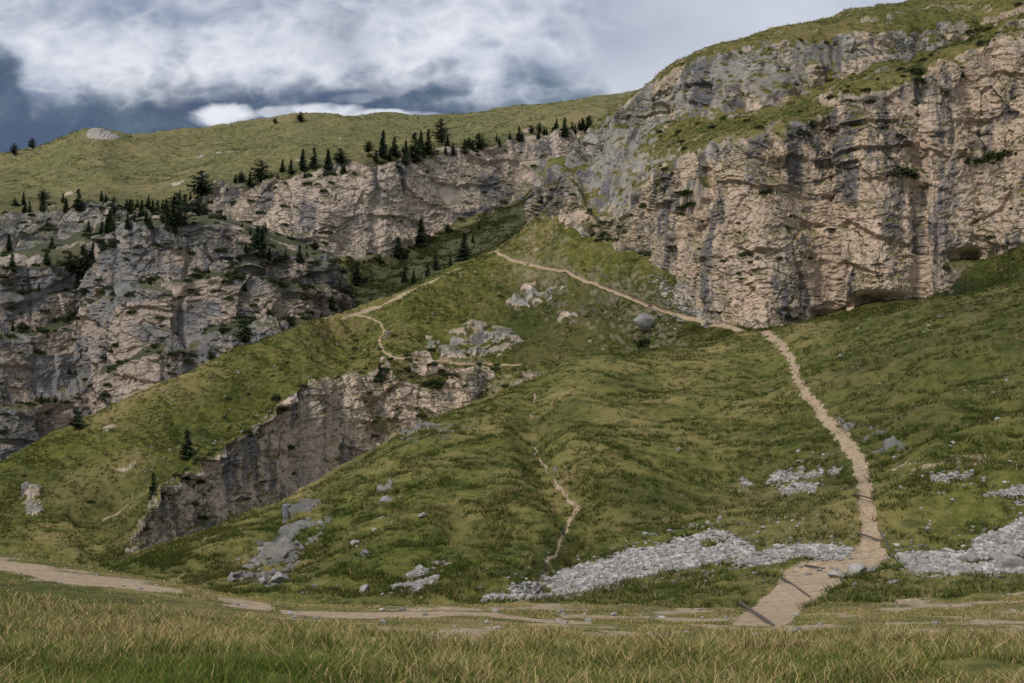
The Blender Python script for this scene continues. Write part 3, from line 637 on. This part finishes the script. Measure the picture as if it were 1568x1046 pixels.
for i,(V,F,C_) in enumerate(TT):
    ob=mesh_np('tmp',V,F,M_tr,{'Col':C_});me=ob.data;me.name='conifer_mesh_%d'%i;bpy.data.objects.remove(ob);TM.append(me)
def tree(S,X,Y,hp,k=None,name='pine_tree'):
    p=S.at(X,Y);h=hp*K*p[1]
    o_=bpy.data.objects.new(name,TM[k if k is not None else rng.integers(0,4)]);o_.location=p-np.array([0,0,.02*h]);w_=rng.uniform(1.1,1.5)
    o_.scale=(h*w_,h*w_,h);o_.rotation_euler=(0,0,rng.random()*6.28);bpy.context.scene.collection.objects.link(o_)
for a in [(377,529,42,4),(118,658,28,4),(322,552,18,4)]:tree(SC,*a)
for a in [(286,702,46,0),(232,765,44,0),(426,614,14,3),(586,585,30,3)]:tree(SC,*a)
for a in [(548,434,36,1),(611,394,34,1),(645,376,44,0),(711,400,46,1),(721,416,22,3),(512,486,30,1),(690,408,18,3)]:tree(SE,*a)
for a in [(22,237,20,4),(50,228,18,4),(587,240,42,0),(658,238,44,1),(677,222,42,4),(735,230,28,4),(795,216,24,1),(863,209,30,1),(900,206,28,0),(313,306,46,4),(66,322,30,1),(124,322,34,1),(400,282,38,4),(460,183,17,4),(422,188,10,4)]:tree(SE,*a)
for a in [(392,392,48,0),(127,424,52,1),(272,346,58,4)]:tree(SF,*a)
rest=[]
E_=[(102,326,24),(175,332,26),(200,328,24),(218,338,32),(242,334,28),(305,332,32),(370,280,18),(384,285,22),(433,262,20),(447,266,24),(465,260,34),(482,258,34),(503,256,32),(522,252,26),(604,238,30),(620,240,26),(634,248,46),(645,230,30),(613,256,24),(713,234,24),(825,213,16),(618,432,24),(635,434,20),(655,424,24),(668,412,24),(200,209,5),(640,182,6),(255,330,26),(285,325,28),(228,320,22),(765,224,14),(880,205,16)]
F_=[(150,372,34),(170,358,36),(190,354,32),(110,420,36),(20,416,30),(15,372,28),(396,380,30),(460,402,28),(182,352,22),(140,395,28),(160,388,24),(118,440,22),(35,450,18),(60,445,14),(412,395,16),(440,398,18),(505,475,22),(205,350,24),(235,350,20),(255,352,28)]
for S_,L_ in((SE,E_),(SF,F_)):
    for a in L_:rest.append((S_.at(a[0],a[1]),a[2]))
for S_,s0,s1,n_,ca,cb in((SE,1.95,2.35,34,560,920),(SE,1.9,2.3,34,-100,560),(SE,.6,.98,8,500,760),(SF,4.9,5.6,28,-60,500),(SF,.8,4.6,30,-60,520)):
    r,c,p=sample(S_,s0,s1,n_*4,ca,cb)
    ok=S_.rock[r,c]<.5;p=p[ok][:n_]
    for q_ in p:rest.append((q_,rng.uniform(8,22)*(1 if s0>1 else .8)))
VV=[];FF=[];CC=[];o_=0
for p,hp in rest:
    V,F,C_=TT[rng.integers(0,5)];h=hp*K*p[1];a=rng.random()*6.28;w_=rng.uniform(1.1,1.6)
    x_=V[:,0]*math.cos(a)-V[:,1]*math.sin(a);y_=V[:,0]*math.sin(a)+V[:,1]*math.cos(a)
    VV.append(np.stack([x_*w_,y_*w_,V[:,2]],1)*h+p);FF.append(F+o_);o_+=len(V);CC.append(C_*rng.uniform(.8,1.3))
mesh_np('distant_pine_trees',np.concatenate(VV),np.concatenate(FF),M_tr,{'Col':np.concatenate(CC)})
def bush(seed,n=260):
    g_=np.random.default_rng(seed);d=g_.normal(size=(n,3));d/=np.linalg.norm(d,axis=1)[:,None];lump=1+.3*np.sin(d[:,0]*4+seed)*np.cos(d[:,1]*5)
    c_=d*(.55+.45*g_.random(n))[:,None]*lump[:,None];c_[:,2]=abs(c_[:,2])*.75
    V=c_[:,None,:]+g_.normal(size=(n,3,3))*.13;F=np.arange(n*3).reshape(n,3)
    q_=(.5+.9*g_.random(n))*(.6+.6*c_[:,2]);C_=np.array([.038,.050,.017])[None]*q_[:,None];return V.reshape(-1,3),F,np.repeat(C_,3,0)
BB=[bush(i) for i in range(4)]
VV=[];FF=[];CC=[];o_=0
def addb(p,r_):
    global o_
    V,F,C_=BB[rng.integers(0,4)];VV.append(V*r_*np.array([rng.uniform(.9,1.5),1,rng.uniform(.7,1.1)])+p);FF.append(F+o_);o_+=len(V);CC.append(C_*rng.uniform(.8,1.6))
for S_,s0,s1,n_,ca,cb,r_ in((SD,.9,3.1,130,850,1620,.8),(SD,3,5.2,100,900,1620,.8),(SC,1.0,2.3,130,220,840,.9),(SE,.3,2.3,240,-50,900,1.4),(SF,.6,5.7,400,-60,530,1.4),(SC,2.2,3.6,40,0,1000,.6)):
    r,c,p=sample(S_,s0,s1,n_*8,ca,cb);ok=S_.rock[r,c]<.4
    for q_ in p[ok][:n_]:addb(q_,r_*rng.uniform(.4,1.5))
for a,b_,r_ in[(1405,128,2.5),(1403,112,2.0),(1380,268,2.6),(1395,272,2.2),(1366,270,1.8),(1520,245,2.6),(1500,250,2),(1540,240,2),(1232,208,2.0),(1243,190,1.8),(1055,300,2.5),(1062,315,2.2),(1048,322,1.8)]:addb(SD.at(a,b_),r_)
for a,b_,r_ in[(992,528,2.2),(985,530,1.6),(425,612,1.6),(575,585,2),(668,590,2.0),(690,575,1.8)]:addb(SC.at(a,b_),r_)
mesh_np('mountain_shrubs',np.concatenate(VV),np.concatenate(FF),M_tr,{'Col':np.concatenate(CC)})
# ================= log steps on the path =================
mt,nt=newmat('weathered_wood');b=NB(nt);co=b.n('ShaderNodeTexCoord').outputs['Object']
bs=b.n('ShaderNodeBsdfPrincipled');bs.inputs['Roughness'].default_value=.9
b.lk(b.mix(b.noise(co,6,6,.7,map=(.3,6,6)),(.035,.028,.022),(.14,.115,.09)),bs.inputs['Base Color']);o=b.n('ShaderNodeOutputMaterial');b.lk(bs.outputs[0],o.inputs[0])
def log(a,b2,rad=.055):
    p,q_=SG.at(*a),SG.at(*b2);v=q_-p;L=np.linalg.norm(v)
    bm=bmesh.new();n_=10;m_=9;rings=[]
    for i in range(m_):
        t=i/(m_-1);rr=rad*(1-.2*t)*(1+.06*math.sin(9*t));rr=rr*(.8 if i in(0,m_-1) else 1)
        rings.append([bm.verts.new((L*t,rr*math.cos(6.283*j/n_)*(1+.05*math.sin(j*3+i)),rr*math.sin(6.283*j/n_)+.02*math.sin(4*t))) for j in range(n_)])
    for i in range(m_-1):
        for j in range(n_):bm.faces.new((rings[i][j],rings[i][(j+1)%n_],rings[i+1][(j+1)%n_],rings[i+1][j]))
    bm.faces.new(rings[0][::-1]);bm.faces.new(rings[-1])
    me=bpy.data.meshes.new('log_step');bm.to_mesh(me);bm.free();me.materials.append(mt)
    o_=bpy.data.objects.new('log_step',me);o_.location=p+np.array([0,0,.03]);o_.rotation_euler=(0,-math.asin(v[2]/L),math.atan2(v[1],v[0]));bpy.context.scene.collection.objects.link(o_)
for a in[((1196,884),(1240,915)),((1130,922),(1185,958)),((1308,757),(1341,766)),((1312,816),(1350,828)),((1347,812),(1362,842)),((1232,866),(1262,870))]:log(*a)
# ================= camera, light, world =================
cam=bpy.data.cameras.new('camera');cam.lens=50;cam.sensor_width=36;cam.clip_start=.1;cam.clip_end=60000
co_=bpy.data.objects.new('camera',cam);co_.location=(0,0,0);co_.rotation_euler=(math.pi/2,0,0);bpy.context.scene.collection.objects.link(co_);bpy.context.scene.camera=co_
from mathutils import Vector
sv=Vector((-.50,-.54,.74)).normalized()
su=bpy.data.lights.new('sun','SUN');su.energy=2.5;su.angle=math.radians(10);su.color=(1,.94,.87)
so=bpy.data.objects.new('sun',su);so.rotation_euler=sv.to_track_quat('Z','Y').to_euler();bpy.context.scene.collection.objects.link(so)
w=bpy.data.worlds.new('World');bpy.context.scene.world=w;w.use_nodes=True;nt=w.node_tree;nt.nodes.clear();b=NB(nt)
sk=b.n('ShaderNodeTexSky',sky_type='NISHITA');sk.sun_disc=False;sk.sun_elevation=math.asin(sv.z);sk.sun_rotation=math.atan2(sv.x,sv.y)
bg=b.n('ShaderNodeBackground');bg.inputs[1].default_value=.10
co=b.n('ShaderNodeTexCoord').outputs['Generated'];nn=b.noise(co,2.5,6,.6,map=(1,1,2.5))
cl2=b.mix(b.mr(nn,.3,.7),(4.3,4.8,5.7),(8.0,8.3,8.9))
b.lk(b.mix(.76,sk.outputs[0],cl2),bg.inputs[0]);o=b.n('ShaderNodeOutputWorld');b.lk(bg.outputs[0],o.inputs[0])
sc=bpy.context.scene;sc.view_settings.view_transform='Standard';sc.view_settings.look='None';sc.view_settings.exposure=0
print('done',time.time()-T0)
